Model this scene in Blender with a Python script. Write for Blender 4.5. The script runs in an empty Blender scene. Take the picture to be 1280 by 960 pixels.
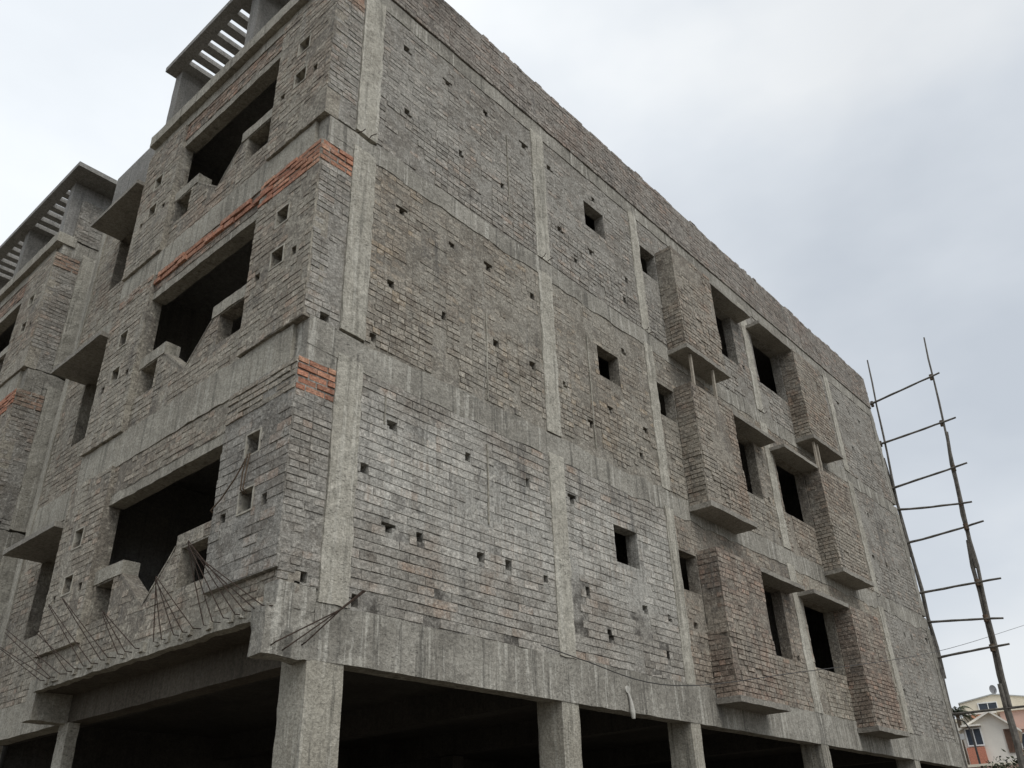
import bpy, bmesh, math, random
from mathutils import Vector, Matrix, noise
R_ = math.radians
sc = bpy.context.scene
COL = sc.collection

# ------------------------------------------------------------------ mesh builder
class MB:
    def __init__(s):
        s.v = []; s.f = []; s.c = []
    def quad(s, a, b, c, d, col=(.5, 0, .5)):
        n = len(s.v); s.v += [a, b, c, d]; s.f.append((n, n+1, n+2, n+3)); s.c.append(col)
    def poly(s, pts, col=(.5, 0, .5)):
        n = len(s.v); s.v += pts; s.f.append(tuple(range(n, n+len(pts)))); s.c.append(col)
    def box(s, x0, x1, y0, y1, z0, z1, col=(.5, 0, .5)):
        n = len(s.v)
        s.v += [(x0,y0,z0),(x1,y0,z0),(x1,y1,z0),(x0,y1,z0),(x0,y0,z1),(x1,y0,z1),(x1,y1,z1),(x0,y1,z1)]
        for q in ((0,3,2,1),(4,5,6,7),(0,1,5,4),(1,2,6,5),(2,3,7,6),(3,0,4,7)):
            s.f.append(tuple(n+i for i in q)); s.c.append(col)
    def rough(s, x0, x1, y0, y1, z0, z1, step=.14, amp=.007, fr=5.0, col=(.5, 0, .5), seed=0.0, edge=0.0):
        """a cast concrete block: subdivided box whose skin wanders a little"""
        def div(a, b): 
            k = max(1, min(90, int(round((b-a)/step)))); return [a+(b-a)*i/k for i in range(k+1)]
        X, Y, Z = div(x0,x1), div(y0,y1), div(z0,z1)
        idx = {}
        def vid(p):
            if p not in idx:
                q = Vector(p)
                d = noise.noise_vector(q*fr+Vector((seed,)*3))*amp + noise.noise_vector(q*fr*3.1+Vector((seed+9,)*3))*amp*.5
                if edge and (p[2] == z1 or (p[2] == z0 and z0 > 3.5)):
                    d.z += edge*(noise.noise(Vector((p[0]*1.9+seed, p[1]*1.9, p[2])))*.9+noise.noise(Vector((p[0]*6.7, p[1]*6.7+seed, p[2])))*.8)
                idx[p] = len(s.v); s.v.append(tuple(q+d))
            return idx[p]
        def face(a,b,c,d): s.f.append((vid(a),vid(b),vid(c),vid(d))); s.c.append(col)
        for i in range(len(X)-1):
            for j in range(len(Y)-1):
                a,b,c,d = X[i],X[i+1],Y[j],Y[j+1]
                face((a,c,z0),(a,d,z0),(b,d,z0),(b,c,z0)); face((a,c,z1),(b,c,z1),(b,d,z1),(a,d,z1))
        for i in range(len(X)-1):
            for j in range(len(Z)-1):
                a,b,c,d = X[i],X[i+1],Z[j],Z[j+1]
                face((a,y0,c),(b,y0,c),(b,y0,d),(a,y0,d)); face((a,y1,c),(a,y1,d),(b,y1,d),(b,y1,c))
        for i in range(len(Y)-1):
            for j in range(len(Z)-1):
                a,b,c,d = Y[i],Y[i+1],Z[j],Z[j+1]
                face((x0,a,c),(x0,a,d),(x0,b,d),(x0,b,c)); face((x1,a,c),(x1,b,c),(x1,b,d),(x1,a,d))
    def tube(s, pts, rad, sides=7, cap=True, col=(.5, 0, .5)):
        pts = [Vector(p) for p in pts]
        if not isinstance(rad, (list, tuple)): rad = [rad]*len(pts)
        rings = []
        for i, p in enumerate(pts):
            t = (pts[min(i+1,len(pts)-1)]-pts[max(i-1,0)]).normalized()
            a = t.orthogonal().normalized() if i == 0 else (a - t*a.dot(t)).normalized()
            b = t.cross(a); n = len(s.v)
            for k in range(sides):
                th = 2*math.pi*k/sides
                s.v.append(tuple(p+(a*math.cos(th)+b*math.sin(th))*rad[i]))
            rings.append(n)
        for i in range(len(rings)-1):
            for k in range(sides):
                k2 = (k+1) % sides
                s.f.append((rings[i]+k, rings[i]+k2, rings[i+1]+k2, rings[i+1]+k)); s.c.append(col)
        if cap:
            s.f.append(tuple(rings[0]+k for k in reversed(range(sides)))); s.c.append(col)
            s.f.append(tuple(rings[-1]+k for k in range(sides))); s.c.append(col)
    def build(s, name, mat, parent=None, loc=None, smooth=False):
        me = bpy.data.meshes.new(name)
        me.from_pydata(s.v, [], s.f); me.materials.append(mat)
        at = me.attributes.new('rnd', 'FLOAT_COLOR', 'FACE')
        flat = []
        for c in s.c: flat += [c[0], c[1], c[2], 1.0]
        at.data.foreach_set('color', flat)
        if smooth: me.polygons.foreach_set('use_smooth', [True]*len(me.polygons))
        me.update()
        o = bpy.data.objects.new(name, me); COL.objects.link(o)
        if parent: o.parent = parent
        if loc: o.location = loc
        return o

def tag(o, label=None, cat=None, group=None, kind=None):
    if label: o['label'] = label
    if cat: o['category'] = cat
    if group: o['group'] = group
    if kind: o['kind'] = kind
    return o
def thing(name, label, cat, loc=(0,0,0), rz=0, group=None):
    o = bpy.data.objects.new(name, None); COL.objects.link(o)
    o.empty_display_size = .2; o.location = loc; o.rotation_euler = (0,0,rz)
    return tag(o, label, cat, group)

# ------------------------------------------------------------------ materials
class NT:
    def __init__(s, name):
        s.m = bpy.data.materials.new(name); s.m.use_nodes = True
        s.t = s.m.node_tree; s.n = s.t.nodes; s.n.clear()
        s.out = s.n.new('ShaderNodeOutputMaterial'); s.b = s.n.new('ShaderNodeBsdfPrincipled')
        s.t.links.new(s.b.outputs[0], s.out.inputs[0])
        s.b.inputs['Roughness'].default_value = .9
        s.b.inputs['Specular IOR Level'].default_value = .15
    def l(s, a, b): s.t.links.new(a, b)
    def new(s, ty, **kw):
        n = s.n.new(ty)
        for k, v in kw.items(): setattr(n, k, v)
        return n
    def pos(s): return s.new('ShaderNodeNewGeometry').outputs['Position']
    def mapping(s, vec, scale, loc=(0,0,0)):
        m = s.new('ShaderNodeMapping'); m.inputs['Scale'].default_value = scale; m.inputs['Location'].default_value = loc
        s.l(vec, m.inputs['Vector']); return m.outputs[0]
    def noise(s, vec, scale, detail=4, rough=.6, dist=0):
        n = s.new('ShaderNodeTexNoise'); n.inputs['Scale'].default_value = scale; n.inputs['Detail'].default_value = detail
        n.inputs['Roughness'].default_value = rough; n.inputs['Distortion'].default_value = dist
        s.l(vec, n.inputs['Vector']); return n.outputs['Fac']
    def ramp(s, fac, a, b, va=0., vb=1.):
        n = s.new('ShaderNodeMapRange'); n.interpolation_type = 'SMOOTHSTEP'
        n.inputs['From Min'].default_value = a; n.inputs['From Max'].default_value = b
        n.inputs['To Min'].default_value = va; n.inputs['To Max'].default_value = vb
        s.l(fac, n.inputs['Value']); return n.outputs[0]
    def math(s, op, a, b=None):
        n = s.new('ShaderNodeMath', operation=op)
        for i, x in enumerate((a, b)):
            if x is None: continue
            if isinstance(x, (int, float)): n.inputs[i].default_value = x
            else: s.l(x, n.inputs[i])
        return n.outputs[0]
    def mix(s, fac, a, b, mode='MIX'):
        n = s.new('ShaderNodeMix', data_type='RGBA', blend_type=mode)
        if isinstance(fac, (int, float)): n.inputs[0].default_value = fac
        else: s.l(fac, n.inputs[0])
        for i, x in ((6, a), (7, b)):
            if isinstance(x, (tuple, list)): n.inputs[i].default_value = (x[0], x[1], x[2], 1)
            else: s.l(x, n.inputs[i])
        return n.outputs[2]
    def bump(s, h, strength=.4, dist=.01):
        n = s.new('ShaderNodeBump'); n.inputs['Strength'].default_value = strength; n.inputs['Distance'].default_value = dist
        s.l(h, n.inputs['Height']); s.l(n.outputs[0], s.b.inputs['Normal'])
    def done(s, col): s.l(col, s.b.inputs['Base Color']); return s.m

def grey(v): return (v, v, v)
def brick_mat(name, a, b, mortar, smear, smear_at=.5, smear_max=.85, stain=.6, white=0.0, warm=(.26,.19,.15), warm_at=.62, mottle=.5, zone=None):
    k = NT(name); P = k.pos()
    at = k.new('ShaderNodeAttribute', attribute_name='rnd'); sp = k.new('ShaderNodeSeparateColor'); k.l(at.outputs['Color'], sp.inputs[0])
    base = k.mix(sp.outputs[0], a, b)
    base = k.mix(k.ramp(sp.outputs[2], .8, 1.0), base, warm)
    wz = k.ramp(k.noise(P, .55, 3), warm_at-.06, warm_at+.1)
    base = k.mix(k.math('MULTIPLY', wz, .55), base, warm)
    base = k.mix(sp.outputs[1], mortar, base)
    big = k.noise(P, .8, 5, .62); med = k.noise(P, 5.5, 5, .7); fine = k.noise(P, 38, 4, .7)
    s1 = k.ramp(k.math('ADD', k.math('MULTIPLY', big, .45), k.math('MULTIPLY', med, .55)), smear_at-.06, smear_at+.06, .12, smear_max)
    base = k.mix(s1, base, smear)
    if white > 0:
        w = k.ramp(k.noise(k.mapping(P, (1.2,1.2,.9), (4,2,7)), 1.1, 6, .7), .48, .66, 0, white)
        if zone:
            sx = k.new('ShaderNodeSeparateXYZ'); k.l(P, sx.inputs[0])
            zz = k.math('ADD', sx.outputs[2], k.math('MULTIPLY', k.math('SUBTRACT', k.noise(P, 1.6, 5, .7), .5), 1.5))
            lime = k.math('MULTIPLY', k.ramp(zz, zone[0]-.25, zone[0]+.25), k.ramp(zz, zone[1]-.15, zone[1]+.25, 1, 0))
            drip = k.ramp(k.noise(k.mapping(P, (16,16,.8), (1,4,2)), 1.0, 5, .7), .38, .58, .35, 1)
            base = k.mix(k.math('MULTIPLY', lime, k.math('MULTIPLY', drip, .8)), base, (.47,.455,.41))
        base = k.mix(w, base, (.42,.402,.36))
    # efflorescence and soot that ran down the wall
    st = k.noise(k.mapping(P, (5.5,5.5,.42)), 1.0, 5, .65)
    mask = k.ramp(k.noise(P, .42, 3), .44, .62)
    base = k.mix(k.math('MULTIPLY', k.ramp(st, .5, .7), k.math('MULTIPLY', mask, stain)), base, (.085,.082,.078))
    lt = k.noise(k.mapping(P, (7,7,.5), (3,1,2)), 1.0, 4, .6)
    base = k.mix(k.math('MULTIPLY', k.ramp(lt, .56, .72), .3), base, (.40,.385,.35))
    blot = k.ramp(k.noise(P, 2.6, 8, .82), .53, .64, 0, .55)
    base = k.mix(blot, base, (.13,.12,.108))
    if mottle > 0:
        base = k.mix(k.ramp(k.noise(P, 13, 4, .7), .56, .68, 0, mottle), base, tuple(min(.5, x*1.32) for x in smear))
        base = k.mix(k.ramp(k.noise(k.mapping(P, (1,1,1.5), (5,9,2)), 15, 4, .75), .57, .68, 0, mottle), base, (.10,.09,.078))
    spk = k.math('MULTIPLY', k.ramp(k.noise(P, 26, 7, .9), .33, .67, .5, 1.48), k.math('ADD', k.math('MULTIPLY', sp.outputs[2], .34), .83))
    v = k.new('ShaderNodeHueSaturation'); k.l(base, v.inputs['Color']); k.l(spk, v.inputs['Value'])
    k.bump(k.math('ADD', fine, k.math('MULTIPLY', k.noise(P, 17, 3, .6), 1.8)), .6, .018)
    return k.done(v.outputs[0])

def concrete_mat(name, base, dark, light, pocks=0., streak=.5, lightstreak=.3, patch=.4):
    k = NT(name); P = k.pos()
    big = k.noise(P, 1.0, 5, .6); med = k.noise(P, 7, 5, .7); fine = k.noise(P, 45, 4, .7)
    col = k.mix(k.ramp(big, .35, .68), base, dark)
    col = k.mix(k.ramp(med, .5, .75, 0, patch), col, light)
    st = k.noise(k.mapping(P, (9,9,.5)), 1.0, 5, .65)
    col = k.mix(k.ramp(st, .53, .64, 0, streak), col, tuple(x*.42 for x in base))
    bd = k.noise(k.mapping(P, (34,34,.25), (2,7,1)), 1.0, 3, .6)
    col = k.mix(k.ramp(bd, .54, .66, 0, .38), col, tuple(x*.62 for x in base))
    ls = k.noise(k.mapping(P, (14,14,.7), (5,3,1)), 1.0, 4, .6)
    col = k.mix(k.ramp(ls, .55, .64, 0, lightstreak), col, light)
    bl = k.ramp(k.noise(P, 2.6, 6, .78), .58, .72, 0, .5)
    col = k.mix(bl, col, tuple(x*.42 for x in base))
    if pocks > 0:   # chisel hacks, short dark dashes
        vo = k.new('ShaderNodeTexVoronoi'); vo.inputs['Scale'].default_value = 1.0; vo.inputs['Randomness'].default_value = 1.0
        k.l(k.mapping(P, (15,15,40)), vo.inputs['Vector'])
        pm = k.ramp(vo.outputs['Distance'], .15, .36, 1, 0)
        sel = k.ramp(k.noise(P, 1.7, 4, .7), .46, .6, 0, pocks)
        col = k.mix(k.math('MULTIPLY', pm, sel), col, (.06,.056,.05))
    v = k.new('ShaderNodeHueSaturation'); k.l(col, v.inputs['Color']); k.l(k.ramp(k.noise(P, 30, 7, .9), .33, .67, .6, 1.38), v.inputs['Value'])
    k.bump(k.math('ADD', fine, k.math('MULTIPLY', med, 2.0)), .65, .016)
    return k.done(v.outputs[0])

def plain_mat(name, col, var=.25, rough=.8, scale=6, metal=0):
    k = NT(name); P = k.pos(); k.b.inputs['Roughness'].default_value = rough; k.b.inputs['Metallic'].default_value = metal
    n = k.noise(P, scale, 5, .65)
    c = k.mix(k.ramp(n, .3, .7), tuple(x*(1-var) for x in col), tuple(min(1, x*(1+var)) for x in col))
    k.bump(k.noise(P, scale*6, 3), .2, .01)
    return k.done(c)

SM = (.335,.31,.262)
M = dict(
 b_white = brick_mat('brick_limewashed', (.345,.32,.28), (.23,.205,.172), (.06,.053,.046), (.345,.325,.285), .50, .75, .65, .8, (.275,.205,.155), .58, .35, (4.55, 5.75)),
 b_pale  = brick_mat('brick_pale', (.34,.30,.245), (.195,.165,.132), (.185,.165,.135), SM, .50, .85, .65, 0, (.285,.225,.16), .56),
 b_grey  = brick_mat('brick_grey', (.325,.298,.258), (.20,.178,.15), (.195,.178,.152), (.335,.318,.282), .49, .85, .6, 0, (.275,.215,.17), .6),
 b_brown = brick_mat('brick_brown', (.32,.27,.215), (.195,.158,.125), (.18,.156,.128), (.33,.30,.25), .51, .85, .55, 0, (.275,.20,.15), .57),
 b_box   = brick_mat('brick_ruddy', (.30,.242,.195), (.185,.145,.116), (.16,.136,.112), (.32,.285,.235), .53, .82, .5, 0, (.285,.195,.147), .55),
 b_front = brick_mat('brick_front', (.36,.318,.258), (.23,.196,.156), (.205,.18,.148), (.37,.34,.28), .50, .85, .6, 0, (.31,.235,.18), .57),
 b_red   = brick_mat('brick_fresh_red', (.50,.22,.135), (.34,.145,.09), (.06,.05,.042), (.33,.26,.205), .64, .45, .25, 0, (.46,.25,.16), .5, .22),
 b_rust  = brick_mat('brick_faded_red', (.34,.245,.185), (.23,.165,.125), (.14,.12,.098), (.35,.31,.255), .53, .75, .45, 0, (.36,.215,.15), .53),
 c_col   = concrete_mat('concrete_hacked', (.46,.435,.37), (.36,.335,.28), (.55,.525,.455), .6, .6, .6),
 c_beam  = concrete_mat('concrete_beam', (.345,.325,.28), (.215,.20,.17), (.46,.44,.385), .55, .8, .8, .7),
 c_front = concrete_mat('concrete_front', (.395,.37,.31), (.285,.262,.217), (.49,.465,.40), .2, .6, .5),
 c_gcol  = concrete_mat('concrete_column_stained', (.385,.36,.30), (.29,.265,.215), (.47,.445,.38), .4, .8, .6),
 c_slab  = concrete_mat('concrete_slab', (.31,.29,.25), (.24,.22,.19), (.38,.36,.315), 0, .3, .2),
 c_plain = concrete_mat('render_grey', (.31,.30,.28), (.24,.23,.21), (.37,.36,.335), 0, .4, .25),
 soffit  = concrete_mat('shaded_soffit', (.135,.118,.095), (.10,.086,.068), (.18,.16,.13), 0, .4, .2),  # shade under the cantilever, put into the slab and beam colour
 inner   = concrete_mat('unlit_concrete', (.08,.075,.067), (.055,.051,.045), (.10,.094,.085), 0, .3, .15),  # near black: darkness of the unlit interior is put into the colour
 room    = concrete_mat('room_wall', (.34,.325,.30), (.27,.255,.235), (.40,.385,.355), 0, .3, .15),
 pale    = plain_mat('cement_wash', (.40,.375,.315), .2, .9, 12),
 steel   = plain_mat('rusted_rebar', (.05,.034,.025), .4, .7, 30),
 bamboo  = plain_mat('weathered_bamboo', (.15,.138,.12), .35, .75, 9),
 wood    = plain_mat('pale_wood', (.36,.32,.26), .2, .8, 15),
 jute    = plain_mat('jute_rope', (.12,.088,.062), .3, .9, 40),
 cable   = plain_mat('cable_black', (.05,.048,.045), .2, .5, 10),
 pipe    = plain_mat('pipe_white', (.50,.48,.43), .2, .5, 14),
)

# ------------------------------------------------------------------ brick walls
BURY = .17
def mp(axis, plane):
    if axis == 'y':  return lambda u, v, d: (u, plane-d, v)         # faces -y
    if axis == '-y': return lambda u, v, d: (u, plane+d, v)         # faces +y
    if axis == 'x':  return lambda u, v, d: (plane-d, u, v)         # faces -x
    return lambda u, v, d: (plane+d, u, v)                          # '-x' faces +x
def q_out(mb, axis, f, a, b, c, d, col):
    pts = [f(*a), f(*b), f(*c), f(*d)]
    if axis in ('x', '-y'): pts.reverse()
    mb.poly(pts, col)
def rect_solids(u0, u1, holes):
    def fn(va, vb):
        iv = [(u0, u1)]
        for (a, b, c, d) in holes:
            if d <= va+.012 or c >= vb-.012: continue
            nx = []
            for (p, q) in iv:
                if b <= p or a >= q: nx.append((p, q)); continue
                if a > p: nx.append((p, a))
                if b < q: nx.append((b, q))
            iv = nx
        return iv
    return fn
def lay(mb, axis, plane, solids, v0, v1, rng, proud=.009, jit=.005, ju=.007, jv=.012, sag=.006, ragged=0.0, phase=0.0, course=.076, bl=.225, bury=1.0, bond=True):
    BL = bl
    f = mp(axis, plane); rows = max(1, int(round((v1-v0)/course))); h = (v1-v0)/rows
    s1 = rng.random()*9
    for r in range(rows):
        va, vb = v0+r*h, v0+(r+1)*h
        BL = bl if (not bond or r % 2) else bl*.5
        for (p, q) in solids(va, vb):
            u = math.floor((p-phase)/BL)*BL + phase - (BL/2 if r % 2 else 0) + rng.uniform(-.02, .02)
            while u < q:
                a, b = max(u, p), min(u+BL*rng.uniform(.97, 1.03), q)
                u += BL
                if b-a < .035 or rng.random() < .004: continue
                if ragged and r == rows-1 and rng.random() < ragged: continue
                sg = sag*math.sin(a*1.7+s1+r*.15)+rng.uniform(-.0015, .0015)
                sg2 = sag*math.sin(b*1.7+s1+r*.15)+rng.uniform(-.0015, .0015)
                lo = jv/2+rng.uniform(-.002, .003); hi = jv/2+rng.uniform(-.002, .003)
                g = ju/2+rng.uniform(-.001, .003)
                d = proud+rng.uniform(-jit, jit*.6)
                c3 = Vector(f((a+b)/2, va, 0)); nz = noise.noise(c3*1.3)+.6*noise.noise(c3*4.1+Vector((7,3,1)))
                if nz > BURY+.28-.12*bury: d -= .014+rng.random()*.004
                elif nz > BURY+.12-.12*bury: d -= .006*rng.random()
                dd = [d+rng.uniform(-.0025, .0025) for _ in range(4)]
                ua, ub = (a+g if a > p+1e-6 else a+.001), (b-g if b < q-1e-6 else b-.001)
                P = [(ua, va+lo+sg), (ub, va+lo+sg2), (ub, vb-hi+sg2), (ua, vb-hi+sg)]
                n = len(mb.v)
                pts = [f(x, y, dd[i]) for i, (x, y) in enumerate(P)] + [f(x, y, -.012) for (x, y) in P]
                mb.v += pts
                col = (rng.random(), 1, rng.random())
                fs = [(0,1,2,3),(1,0,4,5),(2,1,5,6),(3,2,6,7),(0,3,7,4)]
                for t in fs:
                    t = tuple(n+i for i in t)
                    mb.f.append(t[::-1] if axis in ('x', '-y') else t); mb.c.append(col)
def cells(mb, axis, plane, u0, u1, v0, v1, holes, thick):
    """mortar core of a wall with real openings through it"""
    f = mp(axis, plane); M_ = (.5, 0, .5)
    U = sorted({u0, u1, *[min(max(x, u0), u1) for h in holes for x in h[:2]]})
    V = sorted({v0, v1, *[min(max(x, v0), v1) for h in holes for x in h[2:]]})
    def solid(i, j):
        if i < 0 or j < 0 or i >= len(U)-1 or j >= len(V)-1: return False
        cu, cv = (U[i]+U[i+1])/2, (V[j]+V[j+1])/2
        return not any(a < cu < b and c < cv < d for (a, b, c, d) in holes)
    for i in range(len(U)-1):
        for j in range(len(V)-1):
            if not solid(i, j): continue
            a, b, c, d = U[i], U[i+1], V[j], V[j+1]
            q_out(mb, axis, f, (a,c,0),(b,c,0),(b,d,0),(a,d,0), M_)
            q_out(mb, axis, f, (b,c,-thick),(a,c,-thick),(a,d,-thick),(b,d,-thick), M_)
            if not solid(i-1, j): q_out(mb, axis, f, (a,c,-thick),(a,c,0),(a,d,0),(a,d,-thick), M_)
            if not solid(i+1, j): q_out(mb, axis, f, (b,c,0),(b,c,-thick),(b,d,-thick),(b,d,0), M_)
            if not solid(i, j-1): q_out(mb, axis, f, (a,c,-thick),(b,c,-thick),(b,c,0),(a,c,0), M_)
            if not solid(i, j+1): q_out(mb, axis, f, (a,d,0),(b,d,0),(b,d,-thick),(a,d,-thick), M_)
def hole(u, v, w=.10, h=.10): return (u-w/2, u+w/2, v-h/2, v+h/2)

def wall(name, axis, plane, u0, u1, v0, v1, holes, mat, parent, rng, thick=.2, lift=None, under=0, **kw):
    mb = MB(); cells(mb, axis, plane, u0, u1, v0-under, v1+(under if v1 < 11 else 0), holes, thick-(.012 if under else 0))
    if lift is None: lay(mb, axis, plane, rect_solids(u0, u1, holes), v0, v1, rng, **kw)
    else:
        lay(mb, axis, plane, rect_solids(u0, u1, holes), v0, lift, rng, **{**kw, 'proud': kw['proud']+.007})
        lay(mb, axis, plane, rect_solids(u0, u1, holes), lift, v1, rng, **kw)
    return mb.build(name, M[mat], parent)

# ------------------------------------------------------------------ the unfinished block
FL = [3.7, 6.6, 9.5]; BS = [6.08, 9.03, 11.95]           # floor levels, beam soffits above each storey
COLX = [(-.34, 0), (3.1, 3.41), (5.87, 6.12), (10.0, 10.3), (14.4, 14.68), (17.45, 17.7)]
LEN, DEP = 17.7, 7.38
def putlogs(rng, pts):
    out = []
    for u, v in pts:
        u += rng.uniform(-.01, .01); v += rng.uniform(-.01, .01); w, h = rng.uniform(.07, .11), rng.uniform(.085, .125)
        out.append(hole(u, v, w, h)); k = rng.random()
        if k < .22: out.append((u-w*1.1, u+w*1.05, v+h*.2, v+h*.62))          # broken-out top, T shaped
        elif k < .4: out.append((u+w*.3, u+w*.95, v-h*.5, v-h*.05))
        elif k < .55: out.append((u-w*.85, u-w*.2, v-h*.2, v+h*.45))
    return out
PUT = {  # scaffold pockets left in the brickwork, by bay
 (0,0): [(.46,5.73),(1.6,5.74),(2.67,5.73),(.11,5.12),(.46,4.59),(.88,4.6),(1.81,4.58),(2.26,4.58),(2.93,4.57),(.08,3.78)],
 (0,1): [(.45,8.69),(1.33,8.67),(2.02,8.68),(2.94,8.67),(.34,7.52),(1.18,7.5),(2.13,7.51),(2.9,7.5),(.11,6.7)],
 (0,2): [(.42,11.6),(1.23,11.6),(2.04,11.6),(2.92,11.57),(.47,10.42),(1.49,10.4),(2.37,10.37)],
 (1,0): [(3.56,5.74),(3.76,4.57),(4.16,4.11),(5.07,4.56),(5.64,4.56),(5.5,4.04)],
 (1,1): [(3.57,7.48),(4.67,7.48),(4.14,7.05),(5.41,6.98),(5.61,7.47),(5.2,8.75)],
 (1,2): [(3.56,11.55),(3.71,10.36),(4.55,10.36),(4.1,9.96),(5.57,10.34),(4.77,11.66),(5.43,9.86)],
 (2,0): [(6.38,4.56),(9.75,4.55)], (2,1): [(9.78,7.47)], (2,2): [(9.75,10.35)],
 (3,0): [(14.2,4.55)], (3,1): [(13.9,7.5)], (3,2): [(13.89,10.86),(14.1,10.4)],
 (4,0): [(14.82,4.53),(15.56,4.54),(16.34,4.55),(17.25,4.54),(15.78,5.88),(16.22,5.88),(17.3,5.95)],
 (4,1): [(14.95,7.5),(15.7,7.48),(16.5,7.5),(15.3,8.6),(16.9,8.6)],
 (4,2): [(15.07,11.53),(15.77,11.51),(16.4,11.49),(15.4,10.4),(16.6,10.4)],
}
def concrete(name, mat, parent, *dims, **kw):
    mb = MB(); mb.rough(*dims, **kw); return mb.build(name, M[mat], parent)

def make_block(label, oy, dz, full, seed):
    rng = random.Random(seed)
    B = thing('apartment_building', label, 'building', (0, oy, dz), 0, 'unfinished brick apartment blocks')
    # ---- floor slabs (edges sit inside the outer walls)
    for z in (3.7, 6.6, 9.5, 12.33):
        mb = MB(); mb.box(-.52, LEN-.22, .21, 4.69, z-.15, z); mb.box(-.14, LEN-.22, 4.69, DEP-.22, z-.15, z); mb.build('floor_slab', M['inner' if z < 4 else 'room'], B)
    # ---- right facade
    bays = [(0, 3.1), (3.41, 5.87), (6.12, 10.0), (10.3, 14.4), (14.68, 17.45)]
    mats = [['b_white','b_pale','b_grey'], ['b_white','b_pale','b_grey'], ['b_brown','b_pale','b_grey'], ['b_front','b_brown','b_grey'], ['b_grey','b_grey','b_grey']]
    for fl in range(3):
        F, T = FL[fl], BS[fl]+(.15, .14, .09)[fl]
        for bi, (a, b) in enumerate(bays):
            H = []
            if full:
                H += putlogs(rng, PUT[(bi, fl)])
                if bi == 1: H.append((4.47, 5.03, F+1.42, F+1.95))
                if bi == 2: H += [(6.14, 6.66, F+1.37, F+1.97), (8.12, 9.53, F+.79, F+1.98)]
                if bi == 3: H.append((10.42, 11.73, F+.79, F+2.0))
            elif bi > 1: continue
            kw = dict(proud=.008, jv=.012, ju=.001, jit=.003, course=.098, bl=.24, bury=.4, bond=False) if mats[bi][fl] == 'b_white' else dict(proud=.004, jv=.010, ju=.009, jit=.006, lift=F+.94)
            wall('brick_wall', 'y', 0, a, b, F, T, H, mats[bi][fl], B, rng, .2, under=.16, **kw)
        # the short cheek between the front corner and the first column
        mb = MB(); z0 = F+(.12 if fl == 0 else -.02)
        T = BS[fl]
        T2 = T-.38 if fl == 0 else T-.32
        H = [(-.6, -.47, F+.14, F+.24)] if fl == 0 else [(-.6, -.48, F+.0, F+.1)] if fl == 1 else []
        cells(mb, 'y', 0, -.6, -.34, z0, T, H, .2)
        lay(mb, 'y', 0, rect_solids(-.797, -.342, H), z0+.01, T2, rng, proud=.008)
        mb.build('brick_wall', M['b_grey'], B)
        if fl < 2 or not full:
            mb = MB(); lay(mb, 'y', 0, rect_solids(-.797, -.345, []), T2, T-.005, rng, proud=.012, jit=.012, jv=.021, ju=.014, bury=-9, bond=False)
            o = mb.build('brick_infill', M['b_red' if full else 'b_rust'], B); o['label'] = 'band of bare red bricks'
        else:
            mb = MB(); lay(mb, 'y', 0, rect_solids(-.797, -.345, []), T2, T-.005, rng, proud=.008)
            mb.build('brick_infill', M['b_rust'], B)
        for ci, (a, b) in enumerate(COLX):
            if not full and ci > 2: continue
            concrete('column', 'c_col' if ci != 5 else 'c_beam', B, a+.002, b-.002, -.02, .24, F+.0, T+(.21, .2, .15)[fl], step=.07, amp=.014, fr=5, seed=seed+ci*3+fl)
    # beams (ground, two floors, roof); the ground one has a rough stub at the corner
    ext = LEN if full else 6.0
    concrete('beam', 'c_beam', B, -.36, ext, -.012, .2, 3.2, 3.7, step=.1, amp=.009, seed=seed, edge=.03)
    for (z0, z1) in ((6.07, 6.25), (9.02, 9.2), (11.945, 12.07)):
        concrete('beam', 'c_beam', B, -.72, -.345, -.008, .2, z0, z1, step=.1, amp=.008, seed=seed+z0)
    concrete('beam', 'c_beam', B, -.72, ext, -.010, .2, 6.22, 6.57, step=.1, amp=.009, seed=seed+1, edge=.06)
    concrete('beam', 'c_beam', B, -.72, ext, -.010, .2, 9.16, 9.47, step=.1, amp=.009, seed=seed+2, edge=.06)
    concrete('beam', 'c_beam', B, -.72, ext, -.012, .2, 12.04, 12.33, step=.1, amp=.008, seed=seed+3, edge=.025)
    mb = MB(); mb.rough(-.86, -.36, -.01, .2, 3.185, 3.6, step=.07, amp=.022, fr=7, seed=seed+4); mb.rough(-.76, -.36, -.004, .2, 3.6, 3.82, step=.07, amp=.016, fr=7, seed=seed+5)
    mb.build('cantilever_beam', M['c_beam'], B)
    concrete('cantilever_beam', 'c_front', B, -.78, -.36, 4.62, 4.85, 3.2, 3.66, step=.1, amp=.012, seed=seed+6)
    # brick parapet round the roof, a little proud of the wall, its top course ragged
    mb = MB(); cells(mb, 'y', -.03, -.6, ext, 12.34, 13.30, [], .2)
    for (a, b) in ((-.6, 1.0), (1.0, 2.2), (2.2, ext)):
        lay(mb, 'y', -.03, rect_solids(a, b, []), 12.34, 13.32, rng, proud=.006, jit=.006, ragged=.12)
    for _ in range(26 if full else 5):
        x = rng.uniform(1.2, ext-.4); w = rng.uniform(.1, .23)
        mb.box(x, x+w, -.028, .07, 13.30, 13.30+rng.uniform(.03, .075), (rng.random(), 1, rng.random()))
    mb.build('parapet', M['b_grey' if not full else 'b_parapet'], B)
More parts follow.
